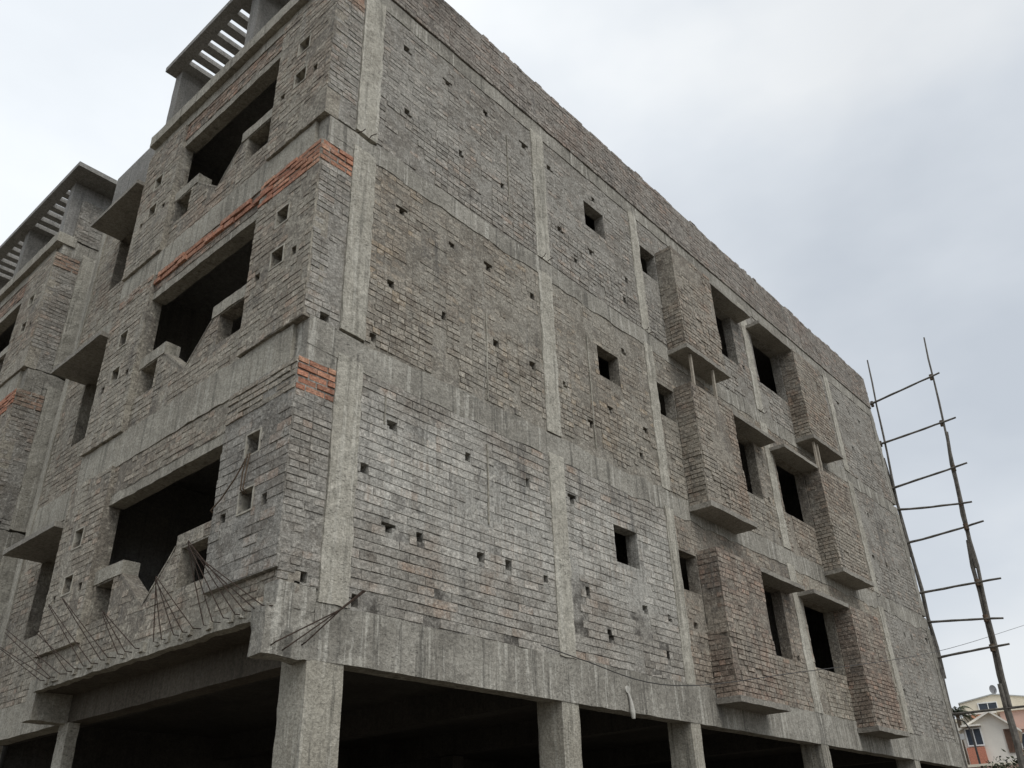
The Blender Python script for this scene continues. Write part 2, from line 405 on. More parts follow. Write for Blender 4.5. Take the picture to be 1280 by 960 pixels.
    # ---- ground storey columns, ceiling beams and the closed back
    for ci, (a, b) in enumerate(COLX):
        if not full and ci > 2: continue
        aa = a-.06 if ci == 0 else a
        concrete('column', 'c_gcol', B, aa, b, -.006, .36, 0, 3.235, step=.1, amp=.008, seed=seed+20+ci)
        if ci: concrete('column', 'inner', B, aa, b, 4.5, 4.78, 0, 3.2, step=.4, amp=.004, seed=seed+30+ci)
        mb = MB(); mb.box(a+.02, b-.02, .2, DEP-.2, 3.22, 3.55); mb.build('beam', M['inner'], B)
    concrete('column', 'c_col', B, -.38, -.25, 4.52, 4.76, 0, 3.2, step=.1, amp=.007, seed=seed+40)
    concrete('column', 'c_col', B, -.38, -.1, 7.1, 7.36, 0, 3.2, step=.1, amp=.007, seed=seed+41)
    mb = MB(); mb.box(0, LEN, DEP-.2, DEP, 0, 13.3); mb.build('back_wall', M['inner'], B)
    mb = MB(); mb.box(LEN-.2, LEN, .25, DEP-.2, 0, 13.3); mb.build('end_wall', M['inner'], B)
    for x in (3.15, 5.9, 10.05, 14.45):
        for F in FL:
            mb = MB(); mb.box(x, x+.12, .25, DEP-.2, F, F+2.75); mb.build('partition_wall', M['room'], B)
    for F in FL:
        mb = MB(); mb.box(3.3, LEN-.2, 3.4, 3.52, F, F+2.75); mb.build('partition_wall', M['room'], B)
    # ---- front facade
    LINT = [1.86, 2.0, 1.99]
    for fl in range(3):
        F, T = FL[fl], BS[fl]
        zl = F+.23 if fl == 0 else F-.04                                      # underside of the proud piers
        zb = 3.66 if fl == 0 else F-.03
        topb = T if fl != 1 else T-.32
        # right pier
        H = [(.51,.74,F+.9,F+1.13),(.51,.74,F+1.5,F+1.73), hole(.31,F+.94,.09,.12), hole(1.0,F+.93,.1,.1)]
        H2 = H+[(0, 1.2, T-.38, T+.01)] if fl < 2 else H
        mb = MB(); cells(mb, 'x', -.8, 0, 1.2, zl, T-.002, H, .2)
        lay(mb, 'x', -.8, rect_solids(.003, 1.2, H2), zl, T, rng, proud=.006, course=.076 if fl else .098, bond=bool(fl))
        mb.build('brick_pier', M['b_front' if fl else 'b_grey'], B)
        # left pier
        H = [(4.24,4.46,F+.89,F+1.1),(4.24,4.46,F+1.46,F+1.69), hole(4.0,F+.9,.09,.1), hole(4.66,F+.88,.09,.1)]
        mb = MB(); cells(mb, 'x', -.8, 3.8, 4.9, zl, T-.002, H, .2)
        lay(mb, 'x', -.8, rect_solids(3.8, 4.9, H), zl, T, rng, proud=.006)
        mb.build('brick_pier', M['b_front'], B)
        for (a, b, c, d) in ((.51,.74,F+.9,F+1.13),(.51,.74,F+1.5,F+1.73),(4.24,4.46,F+.89,F+1.1),(4.24,4.46,F+1.46,F+1.69)):
            mb = MB(); w = .018; f = mp('x', -.8)
            for (p, q, r, s) in ((a-w,b+w,c-w,c),(a-w,b+w,d,d+w),(a-w,a,c,d),(b,b+w,c,d)):
                p1, p2 = f(p, r, .010), f(q, s, -.1); mb.rough(min(p1[0],p2[0]), max(p1[0],p2[0]), p, q, r, s, step=.06, amp=.004, fr=14)
            mb.build('window_surround', M['pale'], B)
        # parapet with the V notch and two square windows
        n0, cap = F+.40, F+1.03
        w0, w1 = F+.43, F+.86
        PX = -.72
        mb = MB()
        cells(mb, 'x', PX, 1.2, 3.8, zb, n0, [], .18)
        cells(mb, 'x', PX, 1.2, 2.0, n0, cap, [(1.22,1.87,w0,w1)], .18)
        cells(mb, 'x', PX, 3.16, 3.8, n0, cap, [(3.32,3.74,w0,w1)], .18)
        f = mp('x', PX)
        for tri in (((2.0,n0),(2.53,n0),(2.0,cap-.12)), ((2.53,n0),(3.16,n0),(3.16,cap-.14))):
            A = [f(u, v, 0) for u, v in tri]; Z = [f(u, v, -.18) for u, v in tri]
            mb.poly(A[::-1]); mb.poly(Z)
            for i in range(3):
                j = (i+1) % 3; mb.quad(A[i], A[j], Z[j], Z[i])
        def sol(va, vb):
            vm = (va+vb)/2; iv = []
            if vm < n0: return [(1.2, 3.8)]
            t = min(1, (vb-n0)/(cap-.12-n0)); t2 = min(1, (vb-n0)/(cap-.14-n0))
            for (p, q) in ((1.2, 2.53-.53*t-.05), (2.53+.63*t2+.06, 3.8)):
                for (a, b) in ((1.22,1.87), (3.32,3.74)):
                    if w0 < vm < w1 and p < b and q > a:
                        if a-p > .03: iv.append((p, a))
                        p = b
                if q-p > .03: iv.append((p, q))
            return iv
        lay(mb, 'x', PX, sol, zb, cap, rng, proud=.006)
        mb.build('balcony_parapet', M['b_front'], B)
        for (p, q) in (((2.0, cap-.12), (2.53, n0)), ((2.53, n0), (3.16, cap-.14))):
            mb = MB(); K = 10; L0_ = []
            for i in range(K+1):
                t = i/K; u_, v_ = p[0]+(q[0]-p[0])*t, p[1]+(q[1]-p[1])*t; e = .006*noise.noise(Vector((u_*9, v_*9, fl*3.)))
                L0_.append([(PX-.008+e, u_, v_-.02), (PX-.007+e, u_, v_+.012+e), (PX+.185, u_, v_+.012), (PX+.185, u_, v_-.02)])
            for i in range(K):
                for a_ in range(4):
                    b_ = (a_+1) % 4; mb.quad(L0_[i][a_], L0_[i][b_], L0_[i+1][b_], L0_[i+1][a_])
            mb.poly(L0_[0]); mb.poly(L0_[-1][::-1])
            mb.build('coping', M['b_front'], B)
        mb = MB(); mb.rough(PX-.016, PX+.19, 3.14, 3.795, w1+.015, cap+.012, step=.06, amp=.007, seed=seed+fl); mb.build('lintel', M['c_front'], B)
        if fl: mb = MB(); mb.rough(PX-.016, PX+.19, 1.21, 2.03, w1+.015, cap+.012, step=.06, amp=.007, seed=seed+fl+5); mb.build('lintel', M['c_front'], B)
        # brick strip under the piers
        if fl == 0:
            for (a, b) in ((0, 1.2), (3.8, 4.9)):
                mb = MB(); cells(mb, 'x', -.74, a, b, zb, zl, [], .2); lay(mb, 'x', -.74, rect_solids(a, b, []), zb, zl, rng, proud=.006)
                mb.build('brick_wall', M['b_front'], B)
        # lintel and the brick band over it
        L0 = F+LINT[fl]
        concrete('lintel', 'c_front', B, -.745, -.56, 1.2, 3.8, L0, L0+.13, step=.1, amp=.008, seed=seed+50+fl)
        mb = MB(); cells(mb, 'x', -.75, 1.2, 3.8, L0+.13, T-.002, [], .18)
        lay(mb, 'x', -.75, rect_solids(1.2, 3.8, []), L0+.135, T-.01, rng, proud=.006, jit=.007)
        mb.build('brick_wall', M[('b_front','b_rust','b_rust')[fl]], B)
        if fl < 2:   # the gap under the beam filled later with fresh bricks
            mb = MB(); lay(mb, 'x', -.8, rect_solids(.003, 1.2, []), T-.38, T-.01, rng, proud=.012, jit=.012, jv=.021, ju=.014, bury=-9, bond=False)
            o = mb.build('brick_infill', M['b_red' if fl == 1 else 'b_front'], B)
            if fl == 1:
                mb = MB(); lay(mb, 'x', -.75, rect_solids(1.21, 3.79, []), T-.2, T-.015, rng, proud=.034, jit=.016, jv=.021, ju=.014, ragged=.2, bury=-9, bond=False)
                o = mb.build('brick_infill', M['b_red'], B); o['label'] = 'broken band of bare red bricks'
                mb = MB(); lay(mb, 'x', -.8, rect_solids(3.81, 4.75, []), T-.2, T-.015, rng, proud=.012, jit=.01, jv=.016, ragged=.2, bury=-9, bond=False)
                mb.build('brick_infill', M['b_rust'], B)
        # edge beam over the balcony
        if fl < 2:
            concrete('beam', 'c_front', B, -.765, -.54, .205, 4.9, T, FL[fl+1]-.045, step=.1, amp=.010, seed=seed+60+fl, edge=.025)
        else:
            concrete('beam', 'c_front', B, -.765, -.54, .205, 4.9, T, 12.15, step=.12, amp=.010, seed=seed+62)
            concrete('roof_edge', 'c_front', B, -.86, -.52, -.05, 4.9, 12.155, 12.37, step=.12, amp=.008, seed=seed+63)
        # balcony side closing piece and the recessed window wall with its sunshade
        mb = MB(); mb.box(-.6, 1.4, 4.7, 4.9, F-.02, (6.46, 9.41, 12.25)[fl]); mb.build('return_wall', M['room'], B)
        H = [(5.55, 6.5, F+.77, F+1.88)]
        z0 = F-.1 if fl == 0 else F-.06
        mb = MB(); cells(mb, 'x', -.38, 4.9, 7.2, z0, T, H, .22)
        lay(mb, 'x', -.38, rect_solids(4.9, 7.2, H+[hole(6.95, F+.6, .07, .1)]), z0, T, rng, proud=.006)
        mb.build('brick_wall', M['b_front'], B)
        concrete('column', 'c_front', B, -.405, -.1, 7.2, DEP, F-.1, T+.5, step=.1, amp=.008, seed=seed+70+fl)
        if fl < 2: concrete('beam', 'c_front', B, -.392, -.16, 4.9, 7.2, T, FL[fl+1]-.06, step=.12, amp=.008, seed=seed+80+fl)
        else: concrete('beam', 'c_front', B, -.392, -.16, 4.9, 7.2, T, 12.33, step=.12, amp=.008, seed=seed+82)
        concrete('sunshade', 'c_slab', B, -.92, -.38, 4.9, 6.5, F+1.85, F+1.92, step=.12, amp=.006, seed=seed+90+fl)
        # far side wall of the block, facing the alley
    concrete('beam', 'c_front', B, -.392, -.16, 4.86, DEP, 3.2, 3.6, step=.12, amp=.008, seed=seed+100)
    # cantilevered balcony floor: thin edge outside, deep beam inside
    mb = MB(); mb.rough(-.82, -.72, .2, 4.62, 3.5, 3.655, step=.07, amp=.017, fr=6, seed=seed+101)
    for by in (.92,.76,.57,.39,.24,.98,1.80,1.66,1.42,1.26,1.07,2.5,2.35,2.14,2.84,2.68,3.23,3.05,3.61,3.43,4.01,3.77,4.27,4.09):
        w, h = rng.uniform(.03, .055), rng.uniform(.05, .1)
        if rng.random() < .75: mb.rough(-.845, -.78, by-w, by+w, 3.545, 3.555+h, step=.04, amp=.02, fr=9, seed=by*3)
    mb.build('slab_edge', M['c_front'], B)
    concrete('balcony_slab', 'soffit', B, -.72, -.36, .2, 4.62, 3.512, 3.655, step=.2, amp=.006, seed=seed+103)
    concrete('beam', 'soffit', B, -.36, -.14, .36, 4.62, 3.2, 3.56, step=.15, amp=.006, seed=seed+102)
    # side of the block facing the alley (visible on the far block)
    # roof: plastered parapet with a slit, brick fins and the slotted pergola slab
    mb = MB(); cells(mb, 'x', -.39, 4.9, DEP, 12.335, 13.35, [(5.84, 5.99, 12.6, 12.93)], .14)
    mb.build('parapet', M['c_plain'], B)
    for (a, b) in ((4.4, 4.62), (2.1, 2.33), (.0, .22)):
        mb = MB(); mb.rough(-.8, 1.1, a, b, 12.372, 13.66, step=.16, amp=.006, seed=seed+a)
        mb.build('pergola_fin', M['c_plain'], B)
    xs0, xs1 = -.8, .75
    slots = [(4.16-.29*i-.075, 4.16-.29*i+.06) for i in range(6)] + [(1.86-.29*i-.075, 1.86-.29*i+.06) for i in range(6)]
    mb = MB(); f = lambda u, v, d: (u, v, 13.76+d)
    U = [-.985, xs0, xs1, 1.2]; V = sorted([-.5, 4.66]+[y for s in slots for y in s])
    for i in range(3):
        for j in range(len(V)-1):
            if i == 1 and any(abs(V[j]-s[0]) < 1e-6 for s in slots): continue
            mb.box(U[i], U[i+1], V[j], V[j+1], 13.66, 13.76)
    mb.build('pergola_slab', M['c_plain'], B)
    if not full: return B
    for (x, z0, z1) in ((1.95, 6.62, 7.9), (1.93, 5.0, 6.0), (4.2, 6.7, 8.6), (2.5, 9.9, 11.5), (.33, 5.7, 6.05)):
        mb = MB(); mb.rough(x-.008, x+.010, -.019, -.004, z0, z1, step=.1, amp=.006, fr=3); mb.build('cement_run', M['c_front'], B)
    # ---- right facade boxes, sunshades, pipe
    for fl in range(3):
        F = FL[fl]
        for bx, (a, b) in enumerate(((6.68, 8.1), (11.75, 13.2))):
            zb = F-.12; top = F+2.05
            mb = MB(); y = -.35
            mb.box(a+.004, b-.004, y+.004, -.012, zb, top)
            mid = F+.84
            for (c, d, pr) in ((zb, mid, .018), (mid, top, .004)):
                lay(mb, 'y', y, rect_solids(a, b, putlogs(rng, [(6.97,4.62),(7.65,4.62)]) if (fl == 0 and bx == 0) else []), c, d, rng, proud=pr, jit=.006, ju=.009, phase=.05*fl)
                lay(mb, 'x', a, rect_solids(y, -.012, []), c, d, rng, proud=pr, jit=.006, ju=.009)
                lay(mb, '-x', b, rect_solids(y, -.012, []), c, d, rng, proud=pr, jit=.006, ju=.009)
            o = mb.build('box_bay', M[('b_box' if fl == 0 else 'b_brown') if fl < 2 else 'b_brown'], B)
            mb = MB(); mb.rough(a-.05, b+.06, y-.06, -.014, zb-.085, zb, step=.09, amp=.01, seed=seed+fl*5+bx)
            s = mb.build('base_slab', M['c_slab'], o)
        concrete('sunshade', 'c_slab', B, 8.12, 9.86, -.32, .19, F+1.985, F+2.06, step=.1, amp=.008, seed=seed+200+fl)
        concrete('sunshade', 'c_slab', B, 10.2, 11.74, -.335, .19, F+2.005, F+2.08, step=.1, amp=.008, seed=seed+210+fl)
    mb = MB(); mb.tube([(4.41, .1, 3.47), (4.41, -.03, 3.46)], .045, 14); mb.tube([(4.41, -.025, 3.44), (4.435, -.04, 3.34), (4.45, -.045, 3.2), (4.455, -.045, 3.12)], [.01, .018, .032, .022], 9)
    mb.build('drain_pipe', M['pipe'], B)
    # starter bars sprouting from the cantilever slab, gathered into bundles
    G = [((1.38, 4.43), [.92,.76,.57,.39,.24,.11,-.02]), ((1.92, 4.22), [1.80,1.66,1.42,1.26,1.07]), ((2.98, 4.05), [2.5,2.35,2.14]),
         ((4.11, 4.47), [2.84,2.68]), ((4.47, 4.46), [3.23,3.05]), ((4.62, 4.17), [3.61,3.43]), ((5.66, 4.37), [4.01,3.77]), ((5.70, 4.13), [4.27,4.09])]
    for (ty, tz), bs in G:
        for i, by in enumerate(bs):
            mb = MB(); j = rng.uniform(-.03, .03); dy = (ty-by)
            p0 = Vector((-.80, by, 3.58)); p1 = Vector((-.845, by+.004, 3.545)); p2 = Vector((-.89+j*.3, by+dy*.04, 3.585))
            pe = Vector((-.92+j*.4, ty+j, tz+rng.uniform(-.03, .05)))
            pm = p2.lerp(pe, .5)+Vector((-.01, 0, -.015+j*.3))
            mb.tube([p0, p0.lerp(p2, .8)+Vector((-.01, 0, -.006)), p2.lerp(pe, .5)+Vector((0, j*.5, j*.3)), pe], .0052, 5); mb.build('rebar', M['steel'], B)
    for (x, z) in ((-.77, 3.28), (-.66, 3.25), (-.47, 3.32)):
        mb = MB(); mb.tube([(x, -.0, z-.02), (x+.01, -.05, z), (-.18+(x+.6)*.06, -.13, 3.63+(x+.6)*.03), (.08+(x+.6)*.1, -.14, 3.85)], .0065, 5); mb.build('rebar', M['steel'], B)
    for (x, z) in ((-.3,9.47),(-.12,9.5),(3.2,9.5),(3.35,9.52),(5.95,9.5),(6.07,9.48),(10.1,9.45),(10.25,9.47),(14.5,6.5)):
        mb = MB(); mb.tube([(x, 0, z), (x+rng.uniform(-.03,.03), -.06, z+.0), (x+rng.uniform(-.02,.04), -.10, z+rng.uniform(.0,.08))], .006, 5); mb.build('rebar', M['steel'], B)
    return B

M['b_parapet'] = brick_mat('brick_parapet', (.30,.262,.225), (.19,.16,.135), (.165,.148,.128), (.31,.285,.25), .51, .85, .5, 0, (.27,.20,.16), .57)
make_block('nearer grey brick apartment block with a long side wall and box bays', 0, 0, True, 11)
make_block('far brick apartment block across the narrow alley, cut by the picture edge', 8.35, -.05, False, 47)

# ------------------------------------------------------------------ props, rope, cable, scaffold
def prop(label, x, z0, z1, lean):
    mb = MB(); mb.rough(-.022, .022, -.022, .022, 0, z1-z0, step=.2, amp=.004)
    o = mb.build('wooden_prop', M['wood']); o.location = (x, -.31, z0); o.rotation_euler = (0, lean, 0)
    tag(o, label, 'prop', 'short timber props wedged between box bays')
prop('left pale prop under the top bay nearer the corner', 6.86, 8.65, 9.28, .02)
prop('right pale prop under the top bay nearer the corner', 7.62, 8.65, 9.28, .03)
prop('tall pale prop under the top bay farther from the corner', 12.02, 8.65, 9.28, .02)
prop('thin shadowed prop close to the wall, left of the taller far prop', 11.85, 8.65, 9.28, .05)

mb = MB()
mb.tube([(-.825,.62,5.2),(-.83,.64,5.0),(-.828,.66,4.84),(-.78,.66,4.80)], .008, 5)
mb.tube([(-.825,.66,5.2),(-.835,.69,5.02),(-.828,.70,4.84),(-.78,.70,4.80)], .008, 5)
mb.tube([(-.825,.66,5.18),(-.84,.80,4.99),(-.838,1.02,4.83),(-.83,1.2,4.76),(-.76,1.24,4.74)], .008, 5)
tag(mb.build('rope', M['jute']), 'brown rope hanging in loops between two small square windows', 'rope')

pts = []
CP = [Vector(p) for p in ((2.6,-.15,3.72),(2.92,-.45,3.56),(4.61,-.6,3.45),(8.32,-.6,4.06),(15.59,-.6,5.37),(25.4,-.6,7.52),(36,-.6,9.9))]
for i in range(1, len(CP)-2):
    p0, p1, p2, p3 = CP[i-1:i+3]
    for t_ in range(8):
        t = t_/8; pts.append(.5*((2*p1)+(p2-p0)*t+(2*p0-5*p1+4*p2-p3)*t*t+(3*p1-p0-3*p2+p3)*t**3))
pts = [CP[0], CP[0].lerp(CP[1], .5)]+pts+[CP[5], CP[6]]
mb = MB(); mb.tube(pts, .0058, 6); tag(mb.build('overhead_cable', M['cable']), 'thin dark cable strung past the side wall', 'cable')

rng = random.Random(5)
S = thing('bamboo_scaffold', 'dark bamboo ladder scaffold standing off the far end of the wall', 'scaffold', (18.02, -.9, 0))
def pole(name, a, b, r0, r1, par, bend=.055):
    mb = MB(); a, b = Vector(a), Vector(b); n = 9; pts = []; rad = []
    off = Vector((rng.uniform(-bend, bend), rng.uniform(-bend, bend), 0 if abs(b.z-a.z) > .8 else rng.uniform(-bend, bend)))
    for i in range(n):
        t = i/(n-1); pts.append(a.lerp(b, t)+off*math.sin(math.pi*t)+Vector((rng.uniform(-.018,.018), rng.uniform(-.018,.018), 0))); rad.append(.86*(r0+(r1-r0)*t)*(1.14 if i % 2 else 1))
    mb.tube(pts, rad, 7); return mb.build(name, M['bamboo'], par)
Y = .9
pole('pole', (0, .08+Y, 0), (.0, .06+Y, 6.2), .055, .05, S); pole('pole', (.07, .06+Y, 5.2), (.05, .08+Y, 11.0), .055, .042, S); pole('pole', (0, .1+Y, 8.2), (0, -.16+Y, 14.0), .04, .022, S, .02)
pole('pole', (0, -1.1+Y, 0), (.0, -1.14+Y, 4.9), .075, .062, S); pole('pole', (.08, -1.12+Y, 3.2), (.05, -1.34+Y, 8.3), .06, .05, S); pole('pole', (0, -1.2+Y, 4.4), (0, -1.50+Y, 9.6), .05, .04, S)
pole('pole', (.06, -1.36+Y, 7.6), (.05, -1.62+Y, 11.2), .05, .045, S); pole('pole', (0, -1.45+Y, 8.6), (0, -1.80+Y, 14.05), .042, .022, S, .02)
for (y0, z0, y1, z1) in ((.2,12.6,-1.9,12.85),(.2,11.38,-1.97,11.47),(.2,10.06,-1.88,10.2),(.2,9.5,-1.72,9.19),(.2,8.55,-1.85,8.65),(.2,7.25,-1.83,7.22),(.2,6.54,-1.64,6.31),(.2,5.66,-1.6,5.72),(.2,4.38,-2.1,4.36),(.2,2.9,-1.6,2.9),(.2,1.5,-1.5,1.5)):
    pole('rung', (-.05, y0+Y, z0), (-.05, y1+Y, z1), .034, .027, S, .022)
for (y, z) in ((-1.67,12.82),(-1.58,11.45),(-1.55,10.17),(-1.47,9.24),(-1.42,8.62),(-1.3,7.23),(-1.25,6.38),(-1.2,5.7),(0,12.62),(.06,11.4),(.08,10.08)):
    mb = MB(); mb.tube([(-.01, y+Y, z-.08), (-.01, y+Y, z+.08)], .042 if z > 9 else .06, 8); mb.build('lashing', M['jute'], S)

# ------------------------------------------------------------------ ground and neighbours
def gmat():
    k = NT('dry_earth'); P = k.pos()
    c = k.mix(k.ramp(k.noise(P, .25, 6), .35, .65), (.085,.074,.058), (.125,.108,.085))
    c = k.mix(k.ramp(k.noise(P, 3, 6, .75), .5, .7, 0, .6), c, (.10,.085,.068))
    k.bump(k.noise(P, 8, 6, .75), .6, .05); return k.done(c)
mb = MB(); N = 40
for i in range(N):
    for j in range(N):
        x0, x1, y0, y1 = [(-1+2*t/N)*abs(-1+2*t/N)**1.3*900 for t in (i, i+1, j, j+1)]
        mb.quad((x0,y0,0),(x1,y0,0),(x1,y1,0),(x0,y1,0))
tag(mb.build('ground', gmat()), kind='structure')

CAM = Vector((-4.928, -6.3, 1.6)); HD = Vector((.97034, .24173, 0)); RT = Vector((.24173, -.97034, 0)); RZ = math.atan2(RT.y, RT.x)
def at(D, u): p = CAM+HD*D+RT*u; return (p.x, p.y, 0)
cream = plain_mat('paint_cream', (.68,.62,.50), .06, .8, 1.2); pink = plain_mat('paint_pink', (.58,.40,.33), .06, .8, 1.2)
white = plain_mat('paint_white', (.76,.72,.64), .05, .8, 1.2); orange = plain_mat('paint_orange', (.62,.30,.18), .1, .7, 3)
redbrick = plain_mat('cladding_red', (.50,.21,.14), .2, .8, 20); dark = plain_mat('glass_dark', (.05,.06,.075), .2, .15, 3)
frame = plain_mat('frame_white', (.72,.72,.70), .05, .5, 5); brown = plain_mat('shutter_brown', (.14,.085,.06), .2, .6, 9)
tin = plain_mat('roof_tin', (.40,.41,.40), .1, .45, 4)
def win(par, x, y, z, w, h, glass=dark, fr=frame, name='window'):
    mb = MB(); t = .07
    for (a, b, c, d) in ((x-w/2-t, x+w/2+t, z-t, z), (x-w/2-t, x+w/2+t, z+h, z+h+t), (x-w/2-t, x-w/2, z, z+h), (x+w/2, x+w/2+t, z, z+h), (x-.025, x+.025, z, z+h)):
        mb.box(a, b, y-.06, y+.04, c, d)
    o = mb.build(name, fr, par)
    mb = MB(); mb.box(x-w/2, x+w/2, y-.02, y+.03, z, z+h); mb.build('pane', glass, o)
    return o
def gable(mb, x0, x1, y0, y1, z0, zr, over=.3, th=.14):
    xm = (x0+x1)/2; o = over; s = (zr-z0)/(xm-x0)
    for (xa, xb) in ((x0-o, xm), (xm, x1+o)):
        za, zb = (z0-o*s, zr) if xb == xm else (zr, z0-o*s)
        a = [(xa,y0-o,za),(xb,y0-o,zb),(xb,y1+o,zb),(xa,y1+o,za)]; b = [(p[0],p[1],p[2]+th) for p in a]
        mb.poly(a[::-1]); mb.poly(b)
        for i in range(4): j = (i+1) % 4; mb.quad(a[i], a[j], b[j], b[i])
# front white house with a gable, window bay over red cladding
h1 = thing('white_house', 'white gabled house with a framed window above red cladding', 'house', at(60, 0), RZ)
mb = MB(); mb.box(-1.35, 1.3, 0, 6, 0, 7.7); mb.poly([(-1.35,0,7.7),(1.3,0,7.7),(.35,0,8.5)]); mb.poly([(1.3,6,7.7),(-1.35,6,7.7),(.35,6,8.5)]); mb.build('wall', white, h1)
mb = MB()
for (a, b) in (((-1.5,7.62),(.35,8.5)), ((.35,8.5),(1.75,7.3))):
    q = [(a[0],-.35,a[1]),(b[0],-.35,b[1]),(b[0],6.3,b[1]),(a[0],6.3,a[1])]; r = [(p[0],p[1],p[2]+.12) for p in q]
    mb.poly(q[::-1]); mb.poly(r)
    for i in range(4): j = (i+1) % 4; mb.quad(q[i], q[j], r[j], r[i])
mb.build('roof', white, h1)
mb = MB(); mb.box(-1.3, -.35, -.25, -.004, 5.2, 6.72); mb.build('cladding', redbrick, h1)
win(h1, -.74, -.12, 6.85, .75, .85)
mb = MB(); mb.rough(-1.3, -.25, -.6, -.02, 7.82, 7.9, step=.3, amp=.004); mb.build('sunshade', white, h1)
win(h1, 1.05, -.03, 6.4, .3, 1.1, brown, brown, 'shutter')
# pink house to the right and the cream one behind
h2 = thing('pink_house', 'pink flat-roofed house to the right of the white gable', 'house', at(66, 3.6), RZ)
mb = MB(); mb.box(-2.6, 6, 0, 8, 0, 9.2); mb.build('wall', pink, h2)
mb = MB(); mb.box(-2.75, 6.1, -.2, 8, 9.2, 9.42); mb.build('roof_slab', cream, h2)
win(h2, -1.4, -.03, 6.6, .9, 1.2); win(h2, 1.4, -.03, 6.6, 1.0, 1.2)
mb = MB(); mb.box(-2.5, -.9, -.5, -.02, 8.05, 8.17); mb.build('sunshade', pink, h2)
h3 = thing('cream_house', 'cream house behind with a long dark window and an orange band', 'house', at(74, .7), RZ)
mb = MB(); mb.box(-2.0, 2.6, 0, 8, 0, 10.9); mb.poly([(-2,0,10.9),(2.6,0,10.9),(.3,0,11.3)]); mb.build('wall', cream, h3)
mb = MB(); gable(mb, -2.0, 2.6, 0, 8, 10.9, 11.3, .08, .08); mb.build('roof', tin, h3)
win(h3, -.2, -.03, 10.35, 1.15, .42)
mb = MB(); mb.box(-1.45, -.5, -.4, -.02, 9.3, 10.0); mb.build('balcony_panel', orange, h3)
mb = MB(); mb.box(-1.9, 1.6, -.35, -.02, 10.05, 10.2); mb.build('ledge', white, h3)
h4 = thing('low_house', 'pale flat-topped house beyond the palm, right at the building end', 'house', at(86, -1.6), RZ)
mb = MB(); mb.box(-5, 6.5, 0, 8, 0, 11.0); mb.build('wall', white, h4)
mb = MB(); mb.box(-5.1, 6.6, -.15, 8, 11.0, 11.25); mb.build('roof_slab', cream, h4)
win(h4, .3, -.03, 9.2, 1.2, 1.1)
# dish on the cream house roof
dishgrey = plain_mat('dish_grey', (.20,.20,.205), .15, .6, 4)
ds = thing('satellite_dish', 'small dark satellite dish on the cream house roof', 'satellite dish', Vector(at(75.5, 1.12))+Vector((0,0,11.1)), RZ+.5)
mb = MB(); n = 20
prof = [(0,0),(.10,.01),(.19,.035),(.27,.075)]
for i in range(len(prof)-1):
    for k_ in range(n):
        a, b = 2*math.pi*k_/n, 2*math.pi*(k_+1)/n
        (r0, d0), (r1, d1) = prof[i], prof[i+1]
        for s in (0, .012):
            mb.quad((r0*math.cos(a),-d0+s,.75+r0*math.sin(a)*1.2),(r1*math.cos(a),-d1+s,.75+r1*math.sin(a)*1.2),(r1*math.cos(b),-d1+s,.75+r1*math.sin(b)*1.2),(r0*math.cos(b),-d0+s,.75+r0*math.sin(b)*1.2))
mb.build('reflector', dishgrey, ds)
mb = MB(); mb.tube([(0,.05,-.3),(0,.05,.75)], .03, 8); mb.build('mast', M['cable'], ds)
mb = MB(); mb.tube([(0,-.02,.45),(0,-.4,.75)], .014, 6); mb.build('feed_arm', M['cable'], ds)

# ---- palm and shrubs
def leafmat(name, a, b):
    k = NT(name); at_ = k.new('ShaderNodeAttribute', attribute_name='rnd'); sp = k.new('ShaderNodeSeparateColor'); k.l(at_.outputs['Color'], sp.inputs[0])
    k.b.inputs['Roughness'].default_value = .6
    c = k.mix(sp.outputs[0], a, b); c = k.mix(k.ramp(k.noise(k.pos(), 2.5, 3), .4, .65), c, tuple(x*.6 for x in a))
    return k.done(c)
leaf = leafmat('leaf_green', (.055,.065,.035), (.13,.135,.08)); frond = leafmat('palm_leaf', (.04,.055,.03), (.10,.115,.065))
bark = plain_mat('bark', (.12,.095,.07), .3, .9, 12)
pr = random.Random(3)
pm = thing('palm_tree', 'small palm showing behind the end of the brick block', 'palm', at(68, -1.5))
mb = MB(); mb.tube([(0,0,0),(.1,0,3),(.05,.05,6.5),(0,0,9.6)], [.2,.16,.14,.12], 10); mb.build('trunk', bark, pm)
mb = MB()
for i in range(26):
    az = i*2.399; el = pr.uniform(-.3, 1.2); Lf = pr.uniform(1.2, 1.7)
    dirh = Vector((math.cos(az), math.sin(az), 0)); side = Vector((-math.sin(az), math.cos(az), 0)); prev = Vector((0,0,9.6)); pts = []
    for s in range(9):
        t = s/8; pts.append(prev+dirh*Lf*t*math.cos(el)+Vector((0,0,Lf*(t*math.sin(el)-.75*t*t))))
    for s in range(8):
        for q in range(3):
            a = pts[s].lerp(pts[s+1], q/3); w = .34*(1-.75*(s/8)); cc = (pr.random(), 1, 0)
            for sg in (-1, 1):
                tip = a+side*sg*w+dirh*.18+Vector((0,0,-.16))
                mb.poly([tuple(a), tuple(a+dirh*.05), tuple(tip)], cc)
    mb.tube(pts, [.02]*8+[.006], 4, col=(.8,1,0))
mb.build('crown', frond, pm)
